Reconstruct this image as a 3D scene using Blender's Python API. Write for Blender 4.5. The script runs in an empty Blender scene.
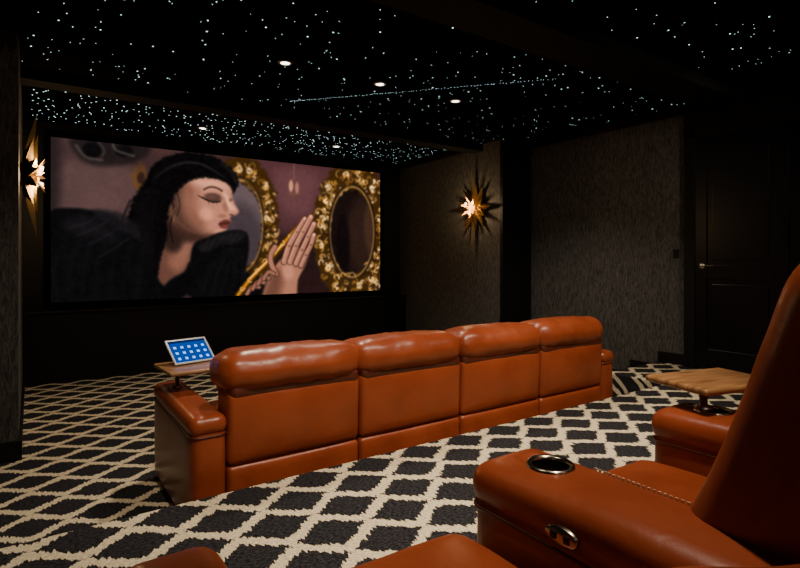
import bpy, math, random
import numpy as np
from mathutils import Vector, noise, Matrix
random.seed(7)
H=1.45; F=532.0; HV=260.0
TH=math.radians(34.8); C=math.cos(TH); S=math.sin(TH)
PL=0.30      # riser platform height
CEIL=3.1

# ---------------- display colour -> scene linear (AgX inverse) ----------------
M=np.array([[0.842479062253094,0.0784335999999992,0.0792237451477643],
            [0.0423282422610123,0.878468636469772,0.0791661274605434],
            [0.0423756549057051,0.0784336,0.879142973793104]])
MI=np.linalg.inv(M)
_x=np.linspace(0,1,2001)
_y=15.5*_x**6-40.14*_x**5+31.96*_x**4-6.868*_x**3+0.4298*_x**2+0.1191*_x-0.00232
_y=np.maximum.accumulate(_y)
def inv_agx(rgb):
    a=np.asarray(rgb,dtype=float)/255.0
    a=a@M.T
    x=np.interp(a,_y,_x)
    lin=2.0**(x*(4.026069+12.47393)-12.47393)
    lin=lin@MI.T
    return np.clip(lin,0,50)
def em(r,g,b):
    v=inv_agx([[r,g,b]])[0]; return (float(v[0]),float(v[1]),float(v[2]),1)

# ---------------- helpers ----------------
def new_obj(name,verts,faces,mat=None,parent=None,smooth=True,loc=None):
    me=bpy.data.meshes.new(name); me.from_pydata([tuple(v) for v in verts],[],faces); me.update()
    if smooth:
        for p in me.polygons: p.use_smooth=True
    ob=bpy.data.objects.new(name,me); bpy.context.collection.objects.link(ob)
    if mat: me.materials.append(mat)
    if parent: ob.parent=parent
    if loc: ob.location=loc
    return ob
def empty(name,loc=(0,0,0),rotz=0):
    e=bpy.data.objects.new(name,None); bpy.context.collection.objects.link(e)
    e.location=loc; e.rotation_euler=(0,0,rotz); e.empty_display_size=0.1
    return e
def boxdata(x0,x1,y0,y1,z0,z1):
    v=[(x0,y0,z0),(x1,y0,z0),(x1,y1,z0),(x0,y1,z0),(x0,y0,z1),(x1,y0,z1),(x1,y1,z1),(x0,y1,z1)]
    f=[(0,3,2,1),(4,5,6,7),(0,1,5,4),(1,2,6,5),(2,3,7,6),(3,0,4,7)]
    return v,f
def boxes(name,lst,mat,parent=None,bevel=0):
    V=[];Fc=[]
    for b in lst:
        v,f=boxdata(*b); o=len(V); V+=v; Fc+=[tuple(i+o for i in q) for q in f]
    ob=new_obj(name,V,Fc,mat,parent,smooth=False)
    if bevel:
        m=ob.modifiers.new('bevel','BEVEL'); m.width=bevel; m.segments=2
    return ob
def rbox(name,c,h,r,mat,parent=None,puff=(0,0,0),wr=0,seg=8,rot=None,pivot=None,wscale=6,taper=None):
    r=min(r,min(h)*0.98)
    ax=[]
    for k in range(3):
        hh=h[k]; t=[0,0.1,0.28,0.55,1.0]
        lo=[-hh+r*q for q in t]; hi=[hh-r*q for q in reversed(t)]
        inner=[]
        a=-hh+r; b=hh-r
        if b-a>1e-4:
            inner=[a+(b-a)*i/seg for i in range(1,seg)]
        else: hi=hi[1:]
        ax.append(lo+inner+hi)
    idx={};V=[];Fc=[]
    def vid(i,j,k):
        key=(i,j,k)
        if key in idx: return idx[key]
        p=Vector((ax[0][i],ax[1][j],ax[2][k]))
        inn=Vector([max(-(h[a]-r),min(h[a]-r,p[a])) for a in range(3)])
        d=(p-inn)
        if d.length>1e-9: d.normalize()
        q=inn+d*r
        n=[q[a]/h[a] for a in range(3)]
        add=[0,0,0]
        for a in range(3):
            o=[b for b in range(3) if b!=a]
            add[a]=puff[a]*n[a]*max(0,1-n[o[0]]**2)**0.8*max(0,1-n[o[1]]**2)**0.8
        q=q+Vector(add)
        if wr:
            w=noise.noise((q+Vector(c))*wscale)*0.6+noise.noise(Vector(((q.x+c[0])*wscale*2.6,(q.y+c[1])*wscale*1.3,(q.z+c[2])*wscale*1.3)))*0.4
            q=q+d*w*wr
        if taper: q=taper(q)
        q=q+Vector(c)
        idx[key]=len(V); V.append(q); return idx[key]
    n=[len(a)-1 for a in ax]
    for i in range(n[0]):
        for j in range(n[1]):
            Fc.append((vid(i,j,0),vid(i,j+1,0),vid(i+1,j+1,0),vid(i+1,j,0)))
            Fc.append((vid(i,j,n[2]),vid(i+1,j,n[2]),vid(i+1,j+1,n[2]),vid(i,j+1,n[2])))
    for i in range(n[0]):
        for k in range(n[2]):
            Fc.append((vid(i,0,k),vid(i+1,0,k),vid(i+1,0,k+1),vid(i,0,k+1)))
            Fc.append((vid(i,n[1],k),vid(i,n[1],k+1),vid(i+1,n[1],k+1),vid(i+1,n[1],k)))
    for j in range(n[1]):
        for k in range(n[2]):
            Fc.append((vid(0,j,k),vid(0,j,k+1),vid(0,j+1,k+1),vid(0,j+1,k)))
            Fc.append((vid(n[0],j,k),vid(n[0],j+1,k),vid(n[0],j+1,k+1),vid(n[0],j,k+1)))
    if rot is not None:
        pv=Vector(pivot); R=Matrix.Rotation(rot,3,'X')
        V=[R@(v-pv)+pv for v in V]
    return new_obj(name,V,Fc,mat,parent)
def catmull(pts,k=6,closed=True):
    n=len(pts); out=[]
    rng=range(n) if closed else range(n-1)
    for i in rng:
        def P(j):
            return np.array(pts[j%n] if closed else pts[max(0,min(n-1,j))],dtype=float)
        p0,p1,p2,p3=P(i-1),P(i),P(i+1),P(i+2)
        for q in range(k):
            t=q/k
            out.append(0.5*((2*p1)+(-p0+p2)*t+(2*p0-5*p1+4*p2-p3)*t*t+(-p0+3*p1-3*p2+p3)*t**3))
    if not closed: out.append(np.array(pts[-1],dtype=float))
    return out
def profile_solid(name,pts,x0,x1,r,mat,parent=None,k=6,puff=0.0,wr=0,nx=14,endpuff=0.0):
    """closed YZ profile swept along X with rounded ends"""
    P=catmull(pts,k); n=len(P)
    area=0
    for i in range(n):
        a=P[i];b=P[(i+1)%n]; area+=a[0]*b[1]-b[0]*a[1]
    sg=1 if area>0 else -1
    N=[]
    for i in range(n):
        d=P[(i+1)%n]-P[i-1]; L=np.linalg.norm(d)+1e-9
        N.append(np.array([d[1],-d[0]])/L*sg)
    cen=sum(P)/n
    left=[(x0+r*(1-math.sin(a)),r*(1-math.cos(a))) for a in [math.pi/2*(6-q)/6 for q in range(7)]]
    mid=[(x0+r+(x1-x0-2*r)*q/nx,0) for q in range(1,nx)]
    right=[(x0+x1-x,i) for x,i in reversed(left)]
    secs=left+mid+right
    V=[];Fc=[]
    for x,ins in secs:
        u=(x-x0)/(x1-x0)*2-1
        pf=puff*(1-u**4)
        for i in range(n):
            q=P[i]+N[i]*(pf-ins)
            if wr:
                w=noise.noise(Vector((x*9,q[0]*5,q[1]*5)))*wr
                q=q+N[i]*w*(1-abs(u)**6)
            V.append((x,q[0],q[1]))
    for s in range(len(secs)-1):
        for i in range(n):
            a=s*n+i;b=s*n+(i+1)%n
            Fc.append((a,b,b+n,a+n) if sg<0 else (a,a+n,b+n,b))
    for s,x,sgx in ((0,x0-endpuff,1),(len(secs)-1,x1+endpuff,-1)):
        m=len(V)
        base=s*n
        for i in range(n):
            p=np.array(V[base+i][1:]); q=cen+(p-cen)*0.6
            V.append((x+sgx*endpuff*0.35,q[0],q[1]))
        V.append((x,cen[0],cen[1])); ci=len(V)-1
        for i in range(n):
            a=base+i;b=base+(i+1)%n;a2=m+i;b2=m+(i+1)%n
            if sgx*sg>0:
                Fc.append((a,b,b2,a2)); Fc.append((a2,b2,ci))
            else:
                Fc.append((a,a2,b2,b)); Fc.append((a2,ci,b2))
    return new_obj(name,V,Fc,mat,parent)
def tube(name,pts,r,mat,parent=None,closed=False,ns=8):
    pts=[Vector(p) for p in pts]; n=len(pts); V=[];Fc=[]
    for i,p in enumerate(pts):
        if closed: d=pts[(i+1)%n]-pts[i-1]
        else: d=pts[min(n-1,i+1)]-pts[max(0,i-1)]
        d.normalize()
        up=Vector((0,0,1)) if abs(d.z)<0.95 else Vector((1,0,0))
        a=d.cross(up).normalized(); b=d.cross(a)
        for k in range(ns):
            t=2*math.pi*k/ns; V.append(p+a*math.cos(t)*r+b*math.sin(t)*r)
    m=n if closed else n-1
    for i in range(m):
        j=(i+1)%n
        for k in range(ns):
            k2=(k+1)%ns; Fc.append((i*ns+k,i*ns+k2,j*ns+k2,j*ns+k))
    if not closed:
        Fc.append(tuple(range(ns))); Fc.append(tuple((n-1)*ns+k for k in reversed(range(ns))))
    return new_obj(name,V,Fc,mat,parent)
def lathe(name,prof,mat,parent=None,loc=(0,0,0),ns=32,scale=(1,1,1),smooth=True):
    V=[];Fc=[]
    for r,z in prof:
        for k in range(ns):
            t=2*math.pi*k/ns; V.append((r*math.cos(t)*scale[0]+loc[0],r*math.sin(t)*scale[1]+loc[1],z*scale[2]+loc[2]))
    for i in range(len(prof)-1):
        for k in range(ns):
            k2=(k+1)%ns; Fc.append((i*ns+k,i*ns+k2,(i+1)*ns+k2,(i+1)*ns+k))
    return new_obj(name,V,Fc,mat,parent,smooth=smooth)

# ---------------- materials ----------------
def base_mat(name,col=(0.5,0.5,0.5),rough=0.5,metal=0.0,spec=0.5,emit=None,es=1.0):
    m=bpy.data.materials.new(name); m.use_nodes=True
    b=m.node_tree.nodes['Principled BSDF']
    b.inputs['Base Color'].default_value=(*col[:3],1)
    b.inputs['Roughness'].default_value=rough; b.inputs['Metallic'].default_value=metal
    b.inputs['Specular IOR Level'].default_value=spec
    if emit:
        b.inputs['Emission Color'].default_value=(*emit[:3],1); b.inputs['Emission Strength'].default_value=es
    return m,m.node_tree,b
class NB:
    def __init__(s,nt): s.nt=nt
    def n(s,t,**k):
        x=s.nt.nodes.new(t)
        for a,b in k.items(): setattr(x,a,b)
        return x
    def l(s,a,b): s.nt.links.new(a,b)
    def math(s,op,a,b=None,c=None,clamp=False):
        x=s.n('ShaderNodeMath',operation=op); x.use_clamp=clamp
        for i,v in enumerate((a,b,c)):
            if v is None: continue
            if hasattr(v,'links'): s.l(v,x.inputs[i])
            else: x.inputs[i].default_value=v
        return x.outputs[0]
def leather(name,c1,c2,rough=0.33):
    m,nt,b=base_mat(name,c1,rough)
    g=NB(nt)
    tc=g.n('ShaderNodeTexCoord')
    n1=g.n('ShaderNodeTexNoise'); n1.inputs['Scale'].default_value=4; n1.inputs['Detail'].default_value=3
    g.l(tc.outputs['Object'],n1.inputs['Vector'])
    cr=g.n('ShaderNodeValToRGB'); cr.color_ramp.elements[0].position=0.3; cr.color_ramp.elements[0].color=(*c2,1)
    cr.color_ramp.elements[1].position=0.7; cr.color_ramp.elements[1].color=(*c1,1)
    g.l(n1.outputs['Fac'],cr.inputs['Fac']); g.l(cr.outputs['Color'],b.inputs['Base Color'])
    v=g.n('ShaderNodeTexVoronoi'); v.inputs['Scale'].default_value=260
    g.l(tc.outputs['Object'],v.inputs['Vector'])
    n2=g.n('ShaderNodeTexNoise'); n2.inputs['Scale'].default_value=12; n2.inputs['Detail'].default_value=2; n2.inputs['Distortion'].default_value=0.8
    g.l(tc.outputs['Object'],n2.inputs['Vector'])
    mix=g.math('MULTIPLY_ADD',v.outputs['Distance'],0.05,n2.outputs['Fac'])
    bp=g.n('ShaderNodeBump'); bp.inputs['Strength'].default_value=0.10; bp.inputs['Distance'].default_value=0.02
    g.l(mix,bp.inputs['Height']); g.l(bp.outputs['Normal'],b.inputs['Normal'])
    rr=g.math('MULTIPLY_ADD',n1.outputs['Fac'],0.14,rough-0.07); g.l(rr,b.inputs['Roughness'])
    return m
LEATHER=leather('cognac_leather',(0.275,0.054,0.0155),(0.205,0.036,0.010),0.33)
SEAM=leather('dark_leather_piping',(0.09,0.015,0.004),(0.05,0.009,0.003),0.4)
BASE,_,_=base_mat('black_plastic',(0.008,0.008,0.008),0.5)
BLACK,_,_=base_mat('black_paint',(0.0045,0.0045,0.005),0.5,spec=0.3)
DOORM,_,_=base_mat('black_door_lacquer',(0.004,0.004,0.006),0.3,spec=0.35)
BRASS,_,_=base_mat('antique_brass',(0.5,0.32,0.10),0.3,1.0)
BRASSD,_,_=base_mat('dark_bronze',(0.26,0.17,0.07),0.42,1.0)
CHROME,_,_=base_mat('polished_nickel',(0.85,0.82,0.78),0.25,1.0)
STITCH,_,_=base_mat('cream_stitch_thread',(0.75,0.6,0.4),0.6)
STEEL,_,_=base_mat('brushed_steel',(0.35,0.35,0.36),0.3,1.0)

def carpet():
    m,nt,b=base_mat('ikat_zigzag_carpet',(0.1,0.1,0.1),0.95,spec=0.1)
    g=NB(nt)
    geo=g.n('ShaderNodeNewGeometry')
    sx=g.n('ShaderNodeSeparateXYZ'); g.l(geo.outputs['Position'],sx.inputs[0])
    nz=g.n('ShaderNodeTexNoise'); nz.inputs['Scale'].default_value=40; nz.inputs['Detail'].default_value=1
    mp=g.n('ShaderNodeMapping'); mp.inputs['Scale'].default_value=(2.2,0.22,0.22)
    g.l(geo.outputs['Position'],mp.inputs[0]); g.l(mp.outputs[0],nz.inputs['Vector'])
    jit=g.math('MULTIPLY_ADD',nz.outputs['Fac'],0.08,-0.04)
    yy=g.math('SUBTRACT',sx.outputs['Y'],sx.outputs['Z'])
    yj=g.math('ADD',yy,jit)
    PX,P=0.35,0.180; A=0.059; WD=0.0295
    f=g.math('FRACT',g.math('ADD',g.math('DIVIDE',sx.outputs['X'],PX),100.0))
    tr=g.math('MULTIPLY_ADD',g.math('ABSOLUTE',g.math('SUBTRACT',f,0.5)),4.0,-1.0)
    co_=g.math('COSINE',g.math('MULTIPLY',f,2*math.pi))
    wv=g.math('ADD',g.math('MULTIPLY',tr,0.55),g.math('MULTIPLY',co_,0.45))
    gg=g.math('MULTIPLY',wv,A)
    def dist(y):
        q=g.math('FRACT',g.math('ADD',g.math('DIVIDE',y,2*P),100.5))
        return g.math('MULTIPLY',g.math('ABSOLUTE',g.math('SUBTRACT',q,0.5)),2*P)
    d1=dist(g.math('SUBTRACT',yj,gg)); d2=dist(g.math('ADD',g.math('SUBTRACT',yj,P),gg))
    dm=g.math('MINIMUM',d1,d2)
    cr=g.n('ShaderNodeMapRange'); cr.inputs['From Min'].default_value=WD; cr.inputs['From Max'].default_value=WD+0.006
    cr.inputs['To Min'].default_value=1; cr.inputs['To Max'].default_value=0
    g.l(dm,cr.inputs['Value'])
    mx=g.n('ShaderNodeMix',data_type='RGBA')
    g.l(cr.outputs[0],mx.inputs['Factor'])
    fn=g.n('ShaderNodeTexNoise'); fn.inputs['Scale'].default_value=110; fn.inputs['Detail'].default_value=2
    mp2=g.n('ShaderNodeMapping'); mp2.inputs['Scale'].default_value=(0.5,1.3,1)
    g.l(geo.outputs['Position'],mp2.inputs[0]); g.l(mp2.outputs[0],fn.inputs['Vector'])
    c1=g.n('ShaderNodeValToRGB'); c1.color_ramp.elements[0].color=(0.004,0.004,0.006,1); c1.color_ramp.elements[1].color=(0.05,0.048,0.052,1)
    c1.color_ramp.elements[0].position=0.36; c1.color_ramp.elements[1].position=0.75
    c2=g.n('ShaderNodeValToRGB'); c2.color_ramp.elements[0].color=(0.38,0.31,0.20,1); c2.color_ramp.elements[1].color=(0.82,0.71,0.51,1)
    c2.color_ramp.elements[0].position=0.3; c2.color_ramp.elements[1].position=0.68
    g.l(fn.outputs['Fac'],c1.inputs['Fac']); g.l(fn.outputs['Fac'],c2.inputs['Fac'])
    g.l(c1.outputs['Color'],mx.inputs['A']); g.l(c2.outputs['Color'],mx.inputs['B'])
    g.l(mx.outputs['Result'],b.inputs['Base Color'])
    bp=g.n('ShaderNodeBump'); bp.inputs['Strength'].default_value=0.5; bp.inputs['Distance'].default_value=0.01
    g.l(fn.outputs['Fac'],bp.inputs['Height']); g.l(bp.outputs['Normal'],b.inputs['Normal'])
    return m
CARPET=carpet()
def wallpaper():
    m,nt,b=base_mat('charcoal_bark_wallpaper',(0.05,0.05,0.05),0.6,spec=0.25)
    g=NB(nt); geo=g.n('ShaderNodeNewGeometry')
    mp=g.n('ShaderNodeMapping'); mp.inputs['Scale'].default_value=(46,46,9)
    g.l(geo.outputs['Position'],mp.inputs[0])
    n=g.n('ShaderNodeTexNoise'); n.inputs['Scale'].default_value=1.6; n.inputs['Detail'].default_value=4; n.inputs['Roughness'].default_value=0.7; n.inputs['Distortion'].default_value=0.8
    g.l(mp.outputs[0],n.inputs['Vector'])
    cr=g.n('ShaderNodeValToRGB'); cr.color_ramp.elements[0].position=0.38; cr.color_ramp.elements[0].color=(0.034,0.034,0.034,1)
    cr.color_ramp.elements[1].position=0.64; cr.color_ramp.elements[1].color=(0.145,0.138,0.130,1)
    g.l(n.outputs['Fac'],cr.inputs['Fac']); g.l(cr.outputs['Color'],b.inputs['Base Color'])
    bp=g.n('ShaderNodeBump'); bp.inputs['Strength'].default_value=0.3; bp.inputs['Distance'].default_value=0.01
    g.l(n.outputs['Fac'],bp.inputs['Height']); g.l(bp.outputs['Normal'],b.inputs['Normal'])
    return m
WALLP=wallpaper()
CEILM,_,_=base_mat('matte_black_ceiling',(0.0035,0.0035,0.004),1.0,spec=0.0)
BEAMM,_,_=base_mat('black_beam',(0.012,0.012,0.012),0.8,spec=0.1)
def wood():
    m,nt,b=base_mat('walnut_wood',(0.3,0.15,0.06),0.35)
    g=NB(nt); tc=g.n('ShaderNodeTexCoord'); mp=g.n('ShaderNodeMapping'); mp.inputs['Scale'].default_value=(3,28,3)
    g.l(tc.outputs['Object'],mp.inputs[0])
    n=g.n('ShaderNodeTexNoise'); n.inputs['Scale'].default_value=2; n.inputs['Detail'].default_value=5; n.inputs['Distortion'].default_value=0.6
    g.l(mp.outputs[0],n.inputs['Vector'])
    cr=g.n('ShaderNodeValToRGB'); cr.color_ramp.elements[0].position=0.3; cr.color_ramp.elements[0].color=(0.13,0.055,0.02,1)
    cr.color_ramp.elements[1].position=0.7; cr.color_ramp.elements[1].color=(0.40,0.20,0.08,1)
    g.l(n.outputs['Fac'],cr.inputs['Fac']); g.l(cr.outputs['Color'],b.inputs['Base Color'])
    return m
WOOD=wood()
def emis(name,col,st):
    m=bpy.data.materials.new(name); m.use_nodes=True; nt=m.node_tree; nt.nodes.clear()
    o=nt.nodes.new('ShaderNodeOutputMaterial'); e=nt.nodes.new('ShaderNodeEmission')
    e.inputs['Color'].default_value=(*col[:3],1); e.inputs['Strength'].default_value=st
    nt.links.new(e.outputs[0],o.inputs[0]); return m

# ---------------- room shell ----------------
XL,XR=-0.07,5.30; WL,WR=-0.62,5.85; YF=7.62; YB=-2.2; YRL=4.75; YRR=5.2
G=0.003
boxes('floor',[(-0.9,6.1,YB-0.2,YF+0.2,-0.1,0)],CARPET)
boxes('riser_platform',[(WL+G,WR-G,YB+G,2.66,0.0,PL),(4.85,WR-G,2.66,3.28,0.0,PL),(4.85,WR-G,3.28,3.62,0.0,PL/2)],CARPET,bevel=0.012)
boxes('wall_front',[(-0.9,6.1,YF,YF+0.2,0,CEIL+0.1)],BLACK)
boxes('wall_left',[(-0.9,XL,YRL,YF,0,CEIL),(-0.9,WL,YB,YRL,0,CEIL)],WALLP)
boxes('wall_right',[(XR,6.1,YRR,YF,0,CEIL),(WR,6.1,YB,YRR,0,CEIL)],WALLP)
boxes('wall_back',[(-0.9,6.1,YB-0.2,YB,0,CEIL+0.1)],BLACK)
boxes('ceiling',[(-0.9,6.1,YB-0.2,YF+0.2,CEIL,CEIL+0.1)],CEILM)
boxes('ceiling_beam',[(XL,XR+0.001,5.55,5.78,3.0,CEIL)],BEAMM)
boxes('ceiling_beam.001',[(WL,WR,2.35,2.71,3.0,CEIL)],BEAMM)
boxes('trim_1',[(WR-0.06,WR,2.71,YRR,CEIL-0.07,CEIL),(WR-0.06,WR,YB,2.35,CEIL-0.12,CEIL),(WR-0.04,WR,YB,2.98,PL+2.6,CEIL)],BLACK)
boxes('trim_2',[(5.20,XR,5.78,YF,CEIL-0.07,CEIL)],BEAMM)
boxes('trim_3',[(XR-0.02,WR,YRR-0.05,YRR,0,CEIL)],BLACK)
boxes('baseboard_right',[(WR-0.02,WR,3.62,YRR-0.05,0,0.12),(XR-0.02,XR,YRR,7.45,0,0.12),(WR-0.02,WR,3.28,3.62,PL/2,PL/2+0.12),(WR-0.02,WR,2.98,3.28,PL,PL+0.12)],BLACK)
boxes('baseboard_left',[(XL,XL+0.02,YRL,7.45,0,0.14),(WL,XL+0.02,YRL-0.02,YRL,0,0.14)],BLACK)
boxes('stage_ledge',[(XL+G,XR-G,7.45,YF-G,0,0.82),(XL+G,XR-G,7.42,YF-G,0.82,0.85)],BLACK,bevel=0.006)

# door
d=empty('door_1',(WR,0,PL))
boxes('frame',[(-0.04,0.0,2.86,2.98,0,2.55),(-0.04,0.0,1.02,1.14,0,2.55),(-0.04,0.0,1.02,2.98,2.45,2.6)],BLACK,d,bevel=0.008)
leafs=[]
for a,bq in ((1.14,1.995),(2.005,2.86)):
    leafs+= [(-0.02,0.0,a,bq,0,2.45)]
    st=0.12
    leafs+=[(-0.034,-0.02,a,a+st,0,2.45),(-0.034,-0.02,bq-st,bq,0,2.45)]
    for z0,z1 in ((0,0.22),(0.95,1.1),(2.3,2.45)): leafs.append((-0.034,-0.02,a+st,bq-st,z0,z1))
    leafs+=[(-0.03,-0.02,a+st+0.05,bq-st-0.05,0.27,0.9),(-0.03,-0.02,a+st+0.05,bq-st-0.05,1.15,2.25)]
boxes('leaf',leafs,DOORM,d,bevel=0.005)
h1=tube('handle_lever',[(-0.034,2.79,1.09),(-0.075,2.79,1.09),(-0.085,2.78,1.09),(-0.085,2.66,1.09)],0.011,CHROME,d)
lathe('handle_rose',[(0,-0.004),(0.03,-0.004),(0.03,0.004),(0,0.004)],CHROME,d,(0,0,0)).matrix_local=Matrix.Translation((-0.038,2.79,1.09))@Matrix.Rotation(math.pi/2,4,'Y')
sw=boxes('light_switch',[(WR-0.008,WR,3.05,3.11,1.47,1.57)],BLACK,bevel=0.003)

# ---------------- stars ----------------
def star_mesh(pts):
    V=[];Fc=[]
    for x,y,r in pts:
        o=len(V)
        for k in range(6):
            t=k*math.pi/3; V.append((x+r*math.cos(t),y+r*math.sin(t),CEIL-0.004))
        Fc.append(tuple(o+5-k for k in range(6)))
    return V,Fc
def scat(x0,x1,y0,y1,dens,rs):
    out=[]
    for i in range(int((x1-x0)*(y1-y0)*dens)):
        out.append((random.uniform(x0,x1),random.uniform(y0,y1),random.choice(rs)))
    return out
RS=[0.0026,0.0028,0.0032,0.0036,0.0042,0.0058]
sp=scat(0.0,5.15,5.82,7.55,66,[0.0052,0.0058,0.0065,0.0075])+scat(-0.5,5.7,2.8,5.5,25,[r*1.08 for r in RS])+scat(-0.5,5.7,-2,2.3,19,RS)
def ray(u,v,z):
    dd=F*(H-z)/(v-HV); t=(u-400)/F*dd
    return (dd*S+t*C, dd*C-t*S)
a=ray(290,101,CEIL); b=ray(560,78,CEIL)
for i in range(100):
    t=(i/100)**1.3
    sp.append((a[0]+(b[0]-a[0])*t+random.uniform(-.008,.008),a[1]+(b[1]-a[1])*t+random.uniform(-.008,.008),0.0032))
V,Fc=star_mesh(sp)
STAR=emis('fibre_optic_star',(0.72,1.0,0.97),3.6); STAR.cycles.emission_sampling='NONE'
new_obj('fiber_optic_star_lights',V,Fc,STAR,smooth=False)

# ---------------- downlights ----------------
DLM=emis('downlight_lens',(1,0.88,0.68),9); DLM.cycles.emission_sampling='NONE'
RING,_,_=base_mat('downlight_trim',(0.25,0.24,0.22),0.4,0.6)
def downlight(x,y,e,ang=75,tgt=None,blend=0.8,size=0.05):
    p=empty('recessed_downlight',(x,y,CEIL))
    lathe('trim_ring',[(0.038,-0.001),(0.04,-0.008),(0.058,-0.006),(0.06,0.0)],RING,p)
    V=[(0.039*math.cos(k*math.pi/12),0.039*math.sin(k*math.pi/12),-0.004) for k in range(24)]
    new_obj('lens',V,[tuple(reversed(range(24)))],DLM,p,smooth=False)
    L=bpy.data.lights.new('lamp','SPOT'); L.energy=e; L.spot_size=math.radians(ang); L.spot_blend=blend; L.color=(1,0.84,0.65); L.shadow_soft_size=size
    o=bpy.data.objects.new('lamp',L); bpy.context.collection.objects.link(o); o.parent=p; o.location=(0,0,-0.06)
    if tgt: o.rotation_euler=(Vector(tgt)-Vector((x,y,CEIL-0.06))).to_track_quat('-Z','Y').to_euler()
downlight(1.75,4.2,180,105,(1.15,4.4,0)); downlight(2.69,4.2,120,90,(2.7,3.9,0)); downlight(3.62,4.2,130,105,(4.3,4.1,0.3))
for x in (1.77,3.65): downlight(x,6.87,25,90)
for x in (0.6,1.75,2.69,3.62): downlight(x,1.45,170,75,(x+0.1,2.25,0.3))
downlight(1.55,0.72,165,62,(1.35,0.9,0.7))
downlight(4.55,0.8,55,75,(5.4,4.0,0.9))  # added wall-wash lamp, kept out of view, brightens the right wall
downlight(4.3,-0.6,42,75,(5.0,6.2,1.6))  # added unseen lamp washing the far right wall
downlight(1.0,-0.6,30,60,(-0.07,5.2,1.2))  # added unseen lamp to lift the left wall
downlight(0.6,-0.9,75,45,(1.9,2.8,0.55),0.9,0.12)  # added fill lamp behind the camera, brightens the sofa leather
downlight(2.9,-0.9,75,45,(3.3,2.8,0.55),0.9,0.12)  # second added fill behind the camera, for the right-hand sofa backs

# ---------------- screen + painting ----------------
SX0,SX1,SZ0,SZ1=0.20,4.86,0.94,2.92; SY=7.585
NX,NZ=760,323
xs=np.linspace(SX0,SX1,NX); zs=np.linspace(SZ0,SZ1,NZ)
XX,ZZ=np.meshgrid(xs,zs)
D=XX*S+SY*C
U=400+F*(XX*C-SY*S)/D; Vv=HV-F*(ZZ-H)/D
UC=U[0]
img=np.zeros((NZ,NX,3))
def vnoise(fx,fy,seed=0,oct=3):
    r=np.random.RandomState(seed); out=np.zeros_like(U); amp=1;tot=0
    G=r.rand(200,400)
    for o in range(oct):
        a=(U*fx*2**o)%399; b=(Vv*fy*2**o)%199
        i=np.floor(a).astype(int); j=np.floor(b).astype(int); fa=a-i; fb=b-j
        fa=fa*fa*(3-2*fa); fb=fb*fb*(3-2*fb)
        i1=(i+1)%400; j1=(j+1)%200
        v=(G[j,i]*(1-fa)+G[j,i1]*fa)*(1-fb)+(G[j1,i]*(1-fa)+G[j1,i1]*fa)*fb
        out+=v*amp; tot+=amp; amp*=0.55
    return out/tot
JN=vnoise(0.35,0.35,11)-0.5; JE=vnoise(0.25,0.25,5)-0.5
def win(pts,m):
    us=[p[0] for p in pts]; vs_=[p[1] for p in pts]
    c0=max(0,np.searchsorted(UC,min(us)-m)-1); c1=min(NX,np.searchsorted(UC,max(us)+m)+1)
    if c1<=c0: return None
    sub=Vv[:,c0:c1]; rows=np.where(((sub>min(vs_)-m)&(sub<max(vs_)+m)).any(axis=1))[0]
    if len(rows)==0: return None
    return (slice(rows[0],rows[-1]+1),slice(c0,c1))
def blend(mask,col,alpha,w):
    c=col[w] if isinstance(col,np.ndarray) and col.ndim==3 else np.array(col,dtype=float)
    m=(mask*alpha)[...,None]; img[w]=img[w]*(1-m)+c*m
def seglist(pts,closed): 
    n=len(pts); return [(pts[i],pts[(i+1)%n]) for i in range(n if closed else n-1)]
def sdist(pts,closed,w):
    u,v=U[w],Vv[w]; d2=np.full(u.shape,1e9)
    for (x0,y0),(x1,y1) in seglist(pts,closed):
        dx,dy=x1-x0,y1-y0; L=dx*dx+dy*dy+1e-9
        t=np.clip(((u-x0)*dx+(v-y0)*dy)/L,0,1)
        d2=np.minimum(d2,(u-x0-t*dx)**2+(v-y0-t*dy)**2)
    return np.sqrt(d2)
def inside(pts,w):
    u,v=U[w],Vv[w]; r=np.zeros(u.shape,bool)
    for (x0,y0),(x1,y1) in seglist(pts,True):
        if y0==y1: continue
        r^=((y0>v)!=(y1>v))&(u<(x1-x0)*(v-y0)/(y1-y0)+x0)
    return r
def poly(pts,col,soft=1.0,alpha=1.0,smooth=True,jag=0):
    if smooth: pts=[tuple(p) for p in catmull(pts,3)]
    w=win(pts,soft+abs(jag)+1)
    if w is None: return
    d=sdist(pts,True,w); s=np.where(inside(pts,w),d,-d)
    if jag: s=s+JN[w]*jag
    m=np.clip(s/soft*0.5+0.5,0,1); m=m*m*(3-2*m)
    blend(m,col,alpha,w)
def stroke(pts,wd,col,soft=0.8,alpha=1.0,smooth=True):
    if smooth and len(pts)>2: pts=[tuple(p) for p in catmull(pts,4,False)]
    w=win(pts,wd+soft+1)
    if w is None: return
    d=sdist(pts,False,w); blend(np.clip((wd/2-d)/soft+0.5,0,1),col,alpha,w)
def ell(cx,cy,rx,ry,col,soft=0.15,alpha=1.0,rot=0,ring=None,jag=0):
    R=max(rx,ry)*(1.6+soft+jag); w=win([(cx-R,cy-R),(cx+R,cy+R)],1)
    if w is None: return
    c,s=math.cos(rot),math.sin(rot); a=(U[w]-cx)*c+(Vv[w]-cy)*s; b=-(U[w]-cx)*s+(Vv[w]-cy)*c
    q=np.sqrt((a/rx)**2+(b/ry)**2)
    if jag: q=q+JE[w]*jag
    if ring: m=np.clip((ring-np.abs(q-1))/soft+0.5,0,1)
    else: m=np.clip((1-q)/soft+0.5,0,1)
    m=m*m*(3-2*m)
    blend(m,col,alpha,w)
n1=vnoise(0.03,0.03,1); n2=vnoise(0.5,0.5,2); n3=vnoise(0.12,0.12,9)
k=np.clip((U-50)/330,0,1)[...,None]
bg=np.array([104,78,76.])*(1-k)+np.array([92,48,50.])*k
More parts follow.
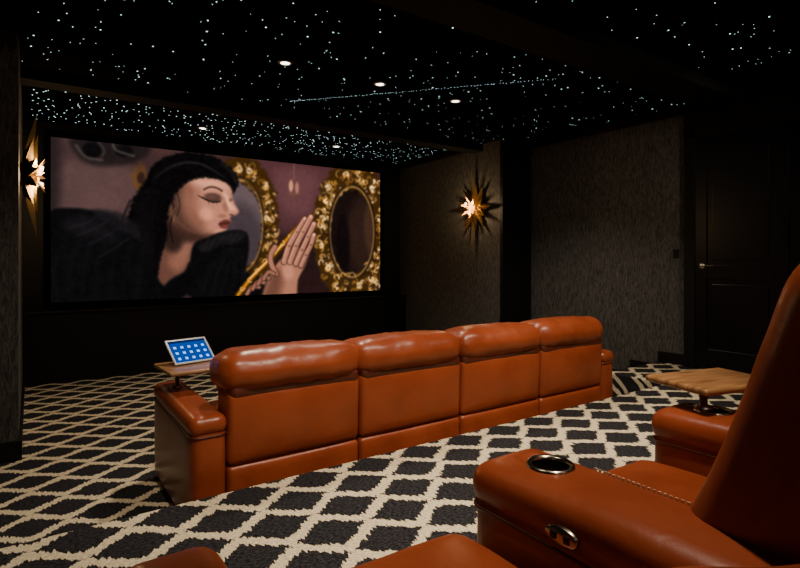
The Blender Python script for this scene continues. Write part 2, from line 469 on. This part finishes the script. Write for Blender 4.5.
img[:]=bg*(0.7+0.5*n1[...,None])
poly([(50,170),(90,160),(130,165),(140,190),(120,216),(50,216)],(130,101,98),9,0.75)
poly([(44,135),(60,138),(58,215),(44,222)],(52,38,38),8,0.8)
poly([(72,136),(140,138),(150,152),(132,163),(100,166),(80,158)],(44,34,34),4,0.85)
ell(92,150,10,8,(18,15,17),0.4); ell(124,151,9,6,(22,18,19),0.4)
stroke([(76,145),(86,157),(102,160)],2.0,(190,175,162),2,0.5); stroke([(112,140),(116,150),(134,156)],1.6,(200,188,174),1.6,0.55)
stroke([(98,142),(104,150),(102,156)],1.4,(175,160,148),1.5,0.5)
poly([(235,158),(290,160),(335,168),(332,220),(305,240),(272,225),(245,190)],(122,76,80),9,0.8)
poly([(276,170),(316,172),(314,205),(300,218),(280,205)],(140,95,98),8,0.7)
poly([(230,250),(320,235),(379,240),(379,292),(230,298)],(52,28,26),12,0.8)
ell(140,178,8,12,(150,104,44),0.6,0.6,jag=1.0); ell(141,178,4,6,(60,35,30),0.5,0.8)
GD=(92,58,22);GM=(178,136,70);GL=(228,196,130);GH=(252,240,204)
rg=random.Random(5)
def scroll(x,y,r,a0,turn,wd,col,al=1.0):
    pts=[]
    for i in range(7):
        t=i/6; rr=r*(1-0.75*t); an=a0+turn*t*4.2
        pts.append((x+rr*math.cos(an),y+rr*math.sin(an)*1.05))
    stroke(pts,wd,col,1.0,al,smooth=False)
def frame(cx,cy,rx,ry,band,n,edge):
    ell(cx,cy,rx,ry,GD,0.08,1,0,band/rx,jag=0.18)
    for i in range(n):
        an=rg.uniform(0,2*math.pi); q=1+rg.uniform(-0.9,0.9)*band/rx
        x=cx+rx*q*math.cos(an); y=cy+ry*q*math.sin(an); r=rg.uniform(2.2,4.4)
        scroll(x+0.6,y+0.8,r,rg.uniform(0,6),rg.choice([-1,1]),1.7,(54,30,12),0.7)
        scroll(x,y,r,rg.uniform(0,6),rg.choice([-1,1]),rg.uniform(1.0,1.9),rg.choice([GM,GL,GL]),0.85)
        if rg.random()<0.45: ell(x,y,1.1,1.2,GH,0.6,0.85)
    ell(cx,cy,edge[0],edge[1],(60,34,16),0.06,0.9,0,0.05); ell(cx,cy,edge[0]-1.2,edge[1]-1.8,GL,0.05,0.75,0,0.022)
ell(240,226,30,56,(130,112,114),0.12)
ell(238,244,26,40,(96,80,86),0.5)
frame(240,226,31,57,8,130,(24,48))
for (x,y,r) in ((252,176,9),(262,186,9),(238,168,7),(268,200,7),(270,220,6),(269,246,6),(262,268,7)):
    ell(x,y,r,r,GD,0.4,0.9,jag=0.8)
    for q in range(8): scroll(x+rg.uniform(-r,r)*.6,y+rg.uniform(-r,r)*.6,rg.uniform(2,3.6),rg.uniform(0,6),1,1.4,rg.choice([GM,GL,GH]),0.85)
ell(352,232,31,58,(38,23,21),0.12)
ell(362,236,15,38,(82,52,40),0.7,0.7); ell(372,226,8,28,(112,76,54),0.6,0.6); ell(343,246,7,30,(20,11,12),0.6,0.7)
frame(352,232,31,58,8,150,(23,47))
for (x,y,r) in ((346,178,9),(358,172,7),(332,186,8),(324,200,6),(320,222,6),(320,246,6),(326,266,7),(338,280,8),(358,286,8),(374,282,7),(376,184,7),(366,180,7)):
    ell(x,y,r,r,GD,0.4,0.9,jag=0.8)
    for q in range(8): scroll(x+rg.uniform(-r,r)*.6,y+rg.uniform(-r,r)*.6,rg.uniform(2,3.8),rg.uniform(0,6),rg.choice([-1,1]),1.4,rg.choice([GM,GL,GH]),0.85)
stroke([(294,160),(294,180)],1,(170,140,124),1,0.6); ell(291,186,2.2,6,(226,196,160),0.5,0.75); ell(297,188,2.0,6,(206,170,140),0.5,0.7)
stroke([(288,194),(300,194)],1.4,(150,110,84),1,0.8); stroke([(294,194),(294,206)],1.2,(140,104,84),1,0.7)
def blur(a,n):
    for _ in range(n):
        a=np.pad(a,((1,1),(0,0),(0,0)),'edge'); a=(a[:-2]+2*a[1:-1]+a[2:])/4
        a=np.pad(a,((0,0),(1,1),(0,0)),'edge'); a=(a[:,:-2]+2*a[:,1:-1]+a[:,2:])/4
    return a
img[:]=blur(img,4)
# ---- woman
hair=(13,10,11)
poly([(146,180),(152,167),(166,157),(188,152),(212,156),(229,166),(238,180),(236,190),(225,200),(200,215),(178,235),(168,262),(160,296),(138,296),(126,270),(124,240),(130,210),(138,192)],hair,1.8,1,jag=4)
poly([(164,208),(186,222),(200,232),(196,244),(198,262),(184,284),(168,292),(156,278),(158,246)],(134,92,78),2)
poly([(180,242),(194,240),(190,258),(178,272),(168,262)],(180,138,118),6,0.7)
poly([(160,212),(172,224),(184,238),(176,252),(164,246),(158,232)],(58,34,29),5,0.85)
poly([(168,226),(190,232),(206,232),(196,241),(180,240)],(78,47,40),4,0.85)
sk0=(196,155,135)
poly([(166,202),(169,190),(178,182),(192,177),(210,177),(225,182),(232,190),(232,196),(233,200),(236,206),(239,211.5),(236,215),(231.5,216),(230,219),(231,222),(228,225),(226,231),(219,236),(208,238),(196,234),(184,228),(174,218)],sk0,1.8)
poly([(165,200),(173,188),(184,185),(183,204),(190,220),(204,233),(211,239),(190,236),(172,222)],(104,67,55),11,0.9)
poly([(186,184),(197,190),(197,206),(205,222),(197,226),(186,212)],(152,107,90),8,0.6)
poly([(192,180),(212,179),(225,184),(228,189),(214,187.5),(200,186)],(222,188,168),6,0.75)
ell(206,214,7,6,(220,180,160),1.1,0.65,0.5)
poly([(223,192),(228,196),(232,204),(236,210),(230,210),(226,204)],(228,194,176),3,0.8)
ell(219,232,4.5,2.8,(210,168,148),0.9,0.6)
ell(225,207,2.4,5,(160,115,98),1.0,0.5,-0.3)
ell(222,216,4,2,(156,110,94),1.0,0.5)
poly([(214,234),(222,236),(206,240),(192,236)],(96,60,50),3,0.6)
poly([(150,182),(158,165),(176,156),(198,154),(218,160),(232,171),(238,183),(235,189),(228,183),(212,178),(196,179),(184,185),(175,195),(168,214),(167,236),(160,262),(152,292),(138,288),(133,250),(138,210)],(15,12,13),1.8,1,jag=3.5)
for i in range(10):
    o=i*2.4
    stroke([(152+o,181-o*0.8),(166+o*1.1,168-o*0.3),(188+o,161+o*0.25),(208+o*0.9,167+o*0.6)],0.6,(60,49,49),1.5,0.4)
for i in range(9):
    stroke([(160-i*2.6,190),(153-i*2.4,220),(154-i*2,250),(150-i*1.2,285)],0.6,(56,46,47),1.4,0.42)
stroke([(170,196),(174,210),(170,226),(173,242)],1.3,(18,13,13),1.2,0.85); stroke([(176,190),(180,204),(177,216)],0.8,(22,15,15),1.2,0.7)
stroke([(130,200),(122,222),(126,244)],1.2,(18,14,15),1.6,0.8); stroke([(134,196),(120,230),(128,262)],0.9,(18,14,15),1.4,0.6)
stroke([(222,164),(231,172),(236,182)],2.5,(72,60,58),3,0.5)
stroke([(204,189.5),(210,187),(217,188),(222,191)],1.5,(62,40,34),1.5,0.8)
ell(213,197.5,8.5,4.4,(92,60,54),0.8,0.75,0.12)
ell(212,197,5,2.3,(138,100,88),0.9,0.7,0.12)
stroke([(202,197.5),(207,200),(213,202),(220,201.5)],1.2,(22,14,14),1.0,0.92)
stroke([(202,197.5),(198,195.5)],0.9,(34,22,20),1.0,0.7)
for xx in (208,212,216): stroke([(xx,201.5),(xx+1.2,204)],0.5,(30,20,18),0.9,0.5)
ell(230.5,200,1.8,2.0,(116,82,72),0.9,0.5)
stroke([(224,198),(226,204),(228,209)],1.2,(152,108,92),2.2,0.45)
stroke([(230,214.5),(233.5,215.5)],1.2,(92,56,50),1.2,0.75)
poly([(219,223),(224,220),(228,220),(231,222),(229,225),(226,228.5),(220,227)],(128,64,58),1.6,0.95)
stroke([(219,224),(224,223.5),(230,223)],0.7,(66,28,28),0.9,0.85)
ell(225,226.3,2.3,0.8,(178,110,98),0.7,0.5)
stroke([(175,208),(173,214),(174,222)],1.2,(176,148,100),1.0,0.6)
dress=(18,16,18)
poly([(48,214),(70,208),(96,211),(116,217),(132,232),(146,256),(160,282),(168,304),(44,312),(40,260)],dress,2)
poly([(62,224),(84,216),(106,226),(116,240),(98,238),(78,234)],(46,42,45),9,0.6)
for i in range(7):
    x=62+i*13
    stroke([(x+20-i*2,218+i*2),(x+2,244+i*2),(x-8+i,272+i),(x-4,302)],4.0,(36,33,36),8,0.25)
for i,(x,y) in enumerate([(100,214),(110,219),(120,227),(130,238)]):
    stroke([(x,y),(x-14,y+9),(x-32,y+14+i*2)],1.5,(68,63,66),3.0,0.4)
poly([(92,210),(116,212),(134,222),(142,240),(128,234),(108,224)],(40,36,39),3,0.8)
poly([(186,294),(190,262),(194,244),(206,238),(226,231),(246,232),(249,250),(246,272),(258,274),(262,296),(220,302)],dress,1.8)
poly([(198,247),(212,239),(232,232),(246,234),(238,242),(218,245),(206,252)],(42,38,40),3,0.85)
for i in range(6):
    x=202+i*7
    stroke([(x,252-i*2),(x+5,242-i*1.4),(x+9,235-i*0.6)],1.2,(62,57,59),2.6,0.4)
for i in range(5):
    stroke([(202+i*10,294),(208+i*9,276),(218+i*6,260),(228+i*4,249)],2.4,(40,36,39),5,0.4)
poly([(160,294),(170,280),(184,272),(190,262),(190,286),(180,299)],(15,13,14),2)
stroke([(238,296),(252,278),(268,262),(282,246),(298,228)],7.0,(96,58,20),1.6)
stroke([(238,295),(252,277),(268,261),(282,245),(298,227)],3.4,(206,158,74),1.8)
stroke([(250,278),(266,262),(282,245)],1.1,(248,226,160),1.2,0.9)
for t in range(7): scroll(242+t*8,288-t*8.8,3.2,t,1,1.3,GL,0.8)
sk=(188,145,124); skd=(122,80,65); skl=(216,177,156)
poly([(264,300),(266,284),(272,271),(280,260),(291,252),(302,247),(309,252),(305,266),(298,280),(294,300)],sk,1.6)
poly([(264,298),(268,282),(276,269),(283,277),(278,298)],skd,6,0.7)
fing=[([(284,262),(289,246),(297,232),(305,219)],5.4),([(290,262),(296,246),(303,232),(311,217)],5.4),([(296,264),(302,250),(308,237),(314,224)],5.0),([(301,266),(306,255),(311,245),(314,235)],4.4)]
for f,w_ in fing:
    stroke(f,w_+1.3,(104,64,52),1.2,0.9); stroke(f,w_-0.4,sk,1.3)
    stroke([(p[0]-1.0,p[1]-0.8) for p in f],w_*0.35,skl,2.0,0.7)
    ell(f[-1][0],f[-1][1]-0.3,1.2,1.7,(236,200,184),0.6,0.7)
for f,w_ in fing:
    ell(f[1][0],f[1][1],1.6,1.0,skd,0.9,0.5); ell(f[2][0],f[2][1],1.5,0.9,skd,0.9,0.45)
stroke([(276,274),(271,263),(271,254),(275,247)],6.0,(104,64,52),1.2); stroke([(276,274),(271,263),(271,254),(275,247)],4.6,sk,1.3)
ell(288,272,6,8,skl,1.0,0.5)
for i in range(4):
    f=[(247+i*5.5,294-i*5),(252+i*5.5,287-i*5),(259+i*5.0,287-i*4.4)]
    stroke(f,4.8,(96,60,48),1.2); stroke(f,3.4,(176,132,112),1.4)
img[:]=blur(img,2)
grain=(n2[...,None]-0.5)*12+(n3[...,None]-0.5)*10
# film-like contrast: deeper shadows, kept highlights
q=np.clip(img/255.0,0,1); q=q*0.96*(0.78+0.26*q)/0.98
img=np.clip(q*255+grain*0.7,3,250)
lin=inv_agx(img.reshape(-1,3)).reshape(NZ,NX,3)
scr=empty('projection_screen',(0,0,0))
me=bpy.data.meshes.new('picture')
vs=np.stack([XX.ravel(),np.full(XX.size,SY),ZZ.ravel()],1)
ii=np.arange(NZ*NX).reshape(NZ,NX)
fc=np.stack([ii[:-1,:-1].ravel(),ii[:-1,1:].ravel(),ii[1:,1:].ravel(),ii[1:,:-1].ravel()],1)
me.vertices.add(len(vs)); me.vertices.foreach_set('co',vs.ravel())
me.loops.add(fc.size); me.loops.foreach_set('vertex_index',fc.ravel())
me.polygons.add(len(fc)); me.polygons.foreach_set('loop_start',np.arange(0,fc.size,4)); 
me.update(calc_edges=True); me.validate()
ca=me.color_attributes.new('movie','FLOAT_COLOR','POINT')
ca.data.foreach_set('color',np.concatenate([lin.reshape(-1,3),np.ones((NZ*NX,1))],1).ravel())
pic=bpy.data.objects.new('picture',me); bpy.context.collection.objects.link(pic); pic.parent=scr
pm=emis('projected_movie',(1,1,1),1.0); e=[n for n in pm.node_tree.nodes if n.type=='EMISSION'][0]
at=pm.node_tree.nodes.new('ShaderNodeAttribute'); at.attribute_name='movie'; pm.node_tree.links.new(at.outputs['Color'],e.inputs['Color'])
pm.cycles.emission_sampling='NONE'
me.materials.append(pm)
VEL,_,_=base_mat('black_velvet',(0.003,0.003,0.003),0.95,spec=0.05)
b0=0.07
boxes('masking_frame',[(SX0-b0,SX1+b0,SY-0.02,YF,SZ1,SZ1+b0),(SX0-b0,SX1+b0,SY-0.02,YF,SZ0-b0,SZ0),(SX0-b0,SX0,SY-0.02,YF,SZ0,SZ1),(SX1,SX1+b0,SY-0.02,YF,SZ0,SZ1),(SX0,SX1,SY+0.005,YF,SZ0,SZ1)],VEL,scr)

# ---------------- seating ----------------
def rot_pts(V,piv,a):
    c,s=math.cos(a),math.sin(a)
    return [((y-piv[0])*c-(z-piv[1])*s+piv[0],(y-piv[0])*s+(z-piv[1])*c+piv[1]) for y,z in V]
def cut_cyl(ob,x,y,z,r,depth):
    V=[];n=40
    for zz in (z-depth,z+0.1):
        for k in range(n): V.append((x+r*math.cos(2*math.pi*k/n),y+r*math.sin(2*math.pi*k/n),zz))
    Fq=[(k,(k+1)%n,n+(k+1)%n,n+k) for k in range(n)]+[tuple(reversed(range(n))),tuple(range(n,2*n))]
    cu=new_obj('cutter',V,Fq,None,ob.parent,smooth=False)
    m=ob.modifiers.new('b','BOOLEAN'); m.operation='DIFFERENCE'; m.object=cu; m.solver='EXACT'
    bpy.context.view_layer.update()
    dg=bpy.context.evaluated_depsgraph_get()
    nm=bpy.data.meshes.new_from_object(ob.evaluated_get(dg)); ob.modifiers.clear(); ob.data=nm
    bpy.data.objects.remove(cu)
BRASSCUP,_,_=base_mat('cupholder_metal',(0.48,0.42,0.32),0.2,1.0)
CUPIN,_,_=base_mat('cupholder_well',(0.03,0.024,0.015),0.3,0.8)
def arm(p,xa,xb,h=0.635,L=1.04,tag='',cup=False,y0=0.0):
    cx=(xa+xb)/2; hw=(xb-xa)/2
    rbox('arm_body'+tag,(cx,y0+(L)/2,(h-0.05)/2+0.01),(hw-0.006,L/2-0.01,(h-0.05)/2-0.01),0.05,LEATHER,p,puff=(0.008,0.012,0),wr=0.003)
    pad=rbox('arm_pad'+tag,(cx,y0+L/2,h-0.055),(hw,L/2,0.055),0.05,LEATHER,p,puff=(0.004,0.004,0.006),wr=0.003,seg=10)
    zz=h-0.105; q=[]
    x0,x1=xa+0.004,xb-0.004; ya,yb=y0+0.004,y0+L-0.004; rr=0.05
    for cxx,cyy,a0 in ((x1-rr,yb-rr,0),(x0+rr,yb-rr,90),(x0+rr,ya+rr,180),(x1-rr,ya+rr,270)):
        for k in range(6):
            t=math.radians(a0+18*k); q.append((cxx+rr*math.cos(t),cyy+rr*math.sin(t),zz))
    tube('arm_piping'+tag,q,0.005,SEAM,p,closed=True)
    if cup:
        cy=y0+L-0.155; top=h+0.004
        cut_cyl(pad,cx+0.02,cy,top,0.046,0.2)
        lathe('cup_well'+tag,[(0.0,-0.07),(0.043,-0.07),(0.045,-0.06),(0.045,-0.002)],CUPIN,p,(cx+0.02,cy,top),ns=40)
        lathe('cup_holder'+tag,[(0.045,-0.01),(0.045,0.0),(0.048,0.005),(0.056,0.006),(0.060,0.001),(0.060,-0.006)],BRASSCUP,p,(cx+0.02,cy,top),ns=40)
    return pad

# front row ----------------------------------------------------
fr=empty('theater_sofa',(0,2.83,0))
edges=[0.86,1.675,2.50,3.335,4.15]
arm(fr,0.67,0.865,tag='_left'); arm(fr,4.145,4.335,tag='_right')
for i in range(4):
    xa,xb=edges[i]+0.004,edges[i+1]-0.004; cx=(xa+xb)/2; hw=(xb-xa)/2
    t='_%d'%(i+1)
    rbox('back_lower_panel'+t,(cx,0.13,0.18),(hw,0.12,0.165),0.03,LEATHER,fr,puff=(0,0.012,0),wr=0.003)
    rbox('back_panel'+t,(cx,0.125,0.545),(hw,0.115,0.2),0.035,LEATHER,fr,puff=(0,0.02,0),wr=0.005,rot=math.radians(2.0),pivot=(cx,0.1,0.35))
    rbox('headrest'+t,(cx-0.012,0.165,0.828),(hw+0.012,0.20,0.104),0.098,LEATHER,fr,puff=(0.016,0.02,0.026),wr=0.015,seg=22,wscale=8,rot=math.radians(-6),pivot=(cx,0.15,0.84))
    rbox('headrest_band'+t,(cx,0.14,0.742),(hw-0.004,0.15,0.045),0.04,SEAM,fr)
    rbox('back_cushion'+t,(cx,0.31,0.60),(hw-0.05,0.10,0.22),0.08,LEATHER,fr,puff=(0,0.02,0),wr=0.006,rot=math.radians(8),pivot=(cx,0.3,0.45))
    rbox('seat_cushion'+t,(cx,0.66,0.385),(hw-0.075,0.33,0.085),0.06,LEATHER,fr,puff=(0,0,0.03),wr=0.006)
    rbox('footrest_panel'+t,(cx,0.95,0.19),(hw-0.08,0.04,0.17),0.03,LEATHER,fr,puff=(0,0.02,0))
    rbox('seat_base'+t,(cx,0.6,0.16),(hw-0.08,0.33,0.15),0.02,SEAM,fr)
    if i: 
        a=edges[i]; arm(fr,a-0.09,a+0.09,tag='_inner_%d'%i,L=0.76,y0=0.26,h=0.60)

# rear row -----------------------------------------------------
rr_=empty('theater_sofa.001',(0,0.0,PL))
arms=[(0.10,0.29),(0.92,1.17),(1.76,2.01),(2.60,2.85)]
for i,(a,b_) in enumerate(arms):
    arm(rr_,a,b_,tag='_%d'%(i+1),cup=(i in (1,2,3)),L=1.03)
prof0=[(.54,.36),(.60,.46),(.59,.57),(.52,.72),(.465,.88),(.425,1.01),(.38,1.13),(.29,1.20),(.19,1.20),(.11,1.12),(.10,.98),(.15,.78),(.20,.56),(.26,.38),(.40,.33)]
for i in range(3):
    xa=arms[i][1]; xb=arms[i+1][0]; cx=(xa+xb)/2; hw=(xb-xa)/2
    t='_%d'%(i+1)
    bx0,bx1=xa-0.10,xb+0.12
    pr=prof0
    if i==0: pr=rot_pts(prof0,(0.42,0.42),math.radians(38)); bx0=xa-0.04; bx1=xb-0.008
    profile_solid('back_rest'+t,pr,bx0,bx1,0.075,LEATHER,rr_,puff=0.01,wr=0.008,endpuff=0.012)
    rbox('seat_cushion'+t,(cx,0.765,0.39),(hw-0.004,0.285,0.085),0.065,LEATHER,rr_,puff=(0,0.0,0.03),wr=0.006,seg=12)
    rbox('seat_base'+t,(cx,0.62,0.16),(hw-0.01,0.36,0.15),0.02,SEAM,rr_)
    rbox('footrest_panel'+t,(cx,1.0,0.19),(hw-0.006,0.035,0.17),0.03,LEATHER,rr_,puff=(0,0.02,0))
V=[];Fc=[]
for (a,b_) in arms:
    for xe in (b_-0.03,):
        y=0.12
        while y<0.80:
            v,f=boxdata(xe-0.0011,xe+0.0011,y,y+0.007,0.632,0.6395); o=len(V); V+=v; Fc+=[tuple(q+o for q in w) for w in f]; y+=0.0125
new_obj('arm_stitching',V,Fc,STITCH,rr_,smooth=False)
def control_plate(x,y,z,par):
    V=[];Fc=[];n=32
    for dx,sc in ((0.004,1.0),(-0.005,1.0),(-0.008,0.9)):
        for k in range(n):
            t=2*math.pi*k/n; V.append((x+dx,y+0.042*sc*math.cos(t),z+0.021*sc*math.sin(t)))
    for r in range(2):
        for k in range(n): Fc.append((r*n+k,r*n+(k+1)%n,(r+1)*n+(k+1)%n,(r+1)*n+k))
    Fc.append(tuple(2*n+k for k in range(n)))
    new_obj('control_plate',V,Fc,BRASSCUP,par)
    for dy in (-0.017,0.017):
        rbox('control_button',(x-0.008,y+dy,z),(0.004,0.008,0.008),0.004,BASE,par,seg=2)
control_plate(0.913,0.72,0.572,rr_)

# ---------------- tray tables ----------------
def tray(name,loc,rotz,hx,hy,post):
    t=empty(name,loc,rotz)
    rbox('top',(0,0,0),(hx,hy,0.012),0.011,WOOD,t,seg=3)
    boxes('bracket',[(-0.06,0.06,-0.05,0.05,-0.022,-0.012)],STEEL,t,bevel=0.003)
    px,py,ln=post
    lathe('post',[(0,-ln),(0.03,-ln),(0.03,-ln+0.012),(0.013,-ln+0.014),(0.013,-0.012),(0,-0.012)],STEEL,t,(px,py,0),ns=20)
    return t
tray('swivel_tray_table',(0.94,3.58,0.765),math.radians(4),0.27,0.20,(-0.17,0.02,0.124))
tray('swivel_tray_table.001',(2.02,0.93,1.015),math.radians(-14),0.19,0.13,(-0.12,-0.06,0.076))

# ---------------- tablet ----------------
tb=empty('tablet_computer',(0.885,3.60,0.777),math.radians(14))
W2,H2=0.14,0.205
a=math.radians(48)
def tl(x,u,n):
    y=u*math.sin(a)-n*math.cos(a); z=u*math.cos(a)+n*math.sin(a); return (x,y,z+0.004)
WH,_,_=base_mat('silver_bezel',(0.45,0.45,0.47),0.3)
def slab(x0,x1,u0,u1,n0,n1):
    v=[tl(x,u,n) for x,u,n in ((x0,u0,n0),(x1,u0,n0),(x1,u1,n0),(x0,u1,n0),(x0,u0,n1),(x1,u0,n1),(x1,u1,n1),(x0,u1,n1))]
    f=[(0,1,2,3),(4,7,6,5),(0,4,5,1),(1,5,6,2),(2,6,7,3),(3,7,4,0)]
    return v,f
v,f=slab(-W2,W2,0,H2,0,0.009); f=[tuple(reversed(q)) for q in f]
o=new_obj('body',v,f,WH,tb,smooth=False); m=o.modifiers.new('b','BEVEL'); m.width=0.003; m.segments=2
v,f=slab(-W2+0.014,W2-0.014,0.014,H2-0.014,0.0085,0.0098); f=[tuple(reversed(q)) for q in f]
BLUE=emis('tablet_blue',em(40,92,175),1); new_obj('display',v,f,BLUE,tb,smooth=False)
V=[];Fc=[]
for r in range(3):
    for c in range(5):
        x=-0.096+c*0.048; u=0.042+r*0.046
        v,f=slab(x-0.009,x+0.009,u-0.009,u+0.009,0.0098,0.0104); o2=len(V); V+=v; Fc+=[tuple(reversed([q+o2 for q in w])) for w in f]
new_obj('app_icons',V,Fc,emis('icon_white',em(180,202,228),1),tb,smooth=False)
v,f=slab(-W2+0.014,W2-0.014,H2-0.034,H2-0.014,0.0098,0.0102); f=[tuple(reversed(q)) for q in f]
new_obj('status_bar',v,f,emis('bar_navy',em(25,50,110),1),tb,smooth=False)
v=[tl(-0.05,0.14,0),tl(0.05,0.14,0),(0.05,0.18,0.001),(-0.05,0.18,0.001),(-0.05,0.174,0.001),(0.05,0.174,0.001)]
new_obj('stand',v,[(0,1,2,3),(0,4,5,1),(3,2,5,4)],BASE,tb,smooth=False)

# ---------------- sunburst sconces ----------------
GLASS,_,_=base_mat('amber_glass',(1.0,0.55,0.18),0.15,emit=(1.0,0.48,0.13),es=0.35)
BULB=emis('warm_bulb',(1,0.62,0.28),9)
def sconce(x,y,z,sx,e):
    p=empty('sunburst_wall_sconce',(x,y,z))
    def star(name,npt,R,r,depth,off,mat,phase=0,sy=1.0,jit=0):
        V=[];Fc=[]
        n=npt*2
        for k in range(n):
            t=phase+math.pi*k/npt
            q=(R if k%2==0 else r)
            if k%2==0 and (k//2)%2==1 and jit: q=R*jit
            tip=0.09 if k%2==0 else 0
            V.append((sx*(off+tip*q/0.5),q*math.cos(t)*sy,q*math.sin(t)))
        V.append((sx*(off+depth),0,0)); V.append((sx*off*0.5,0,0))
        for k in range(n):
            Fc.append((k,(k+1)%n,n)); Fc.append(((k+1)%n,k,n+1))
        return new_obj(name,V,Fc,mat,p,smooth=False)
    star('outer_star',8,0.55,0.18,0.07,0.02,BRASSD,math.pi/2,0.74,0.74)
    star('mid_star',8,0.36,0.14,0.06,0.06,BRASS,math.pi/8,0.85,0.8)
    star('glass_star',6,0.11,0.06,0.05,0.10,GLASS,0,0.9)
    lathe('backplate',[(0,-0.01),(0.1,-0.01),(0.1,0.01),(0,0.01)],BRASSD,p,(0,0,0)).rotation_euler=(0,math.pi/2,0)
    prof=[(0.0,-0.026)]+[(0.018*math.sin(a),-0.018*math.cos(a)) for a in [math.pi*k/10 for k in range(1,10)]]+[(0,0.018)]
    for (yy,zz) in ((0.07,0.06),(-0.07,0.06),(0,-0.08)):
        lathe('bulb',prof,BULB,p,(sx*0.15,yy,zz),ns=16)
        tube('bulb_arm',[(sx*0.02,yy*0.6,zz*0.6),(sx*0.14,yy,zz)],0.007,BRASS,p)
    for k in range(6):
        t=k*math.pi/3+0.3; y1,z1=math.cos(t),math.sin(t)
        v=[(sx*0.10,0.04*y1,0.04*z1),(sx*0.15,0.10*y1-0.016*z1,0.10*z1+0.016*y1),(sx*0.18,0.16*y1,0.16*z1),(sx*0.15,0.10*y1+0.016*z1,0.10*z1-0.016*y1)]
        new_obj('glass_petal',v,[(0,1,2,3)],GLASS,p,smooth=False)
    L=bpy.data.lights.new('lamp','POINT'); L.energy=e; L.color=(1,0.66,0.33); L.shadow_soft_size=0.05
    o=bpy.data.objects.new('lamp',L); bpy.context.collection.objects.link(o); o.parent=p; o.location=(sx*0.28,0,0)
sconce(XL,5.68,2.2,1,18)
sconce(XR,5.68,2.2,-1,10)

# ---------------- world & camera ----------------
w=bpy.data.worlds.new('World'); bpy.context.scene.world=w; w.use_nodes=True
w.node_tree.nodes['Background'].inputs[0].default_value=(0.02,0.02,0.025,1); w.node_tree.nodes['Background'].inputs[1].default_value=0.3
cam=bpy.data.cameras.new('camera'); cam.lens=F/800*36; cam.sensor_width=36; cam.shift_y=-(284-HV)/800; cam.clip_start=0.02
co=bpy.data.objects.new('camera',cam); bpy.context.collection.objects.link(co)
co.location=(0,0,H); co.rotation_euler=(math.pi/2,0,-TH)
bpy.context.scene.camera=co
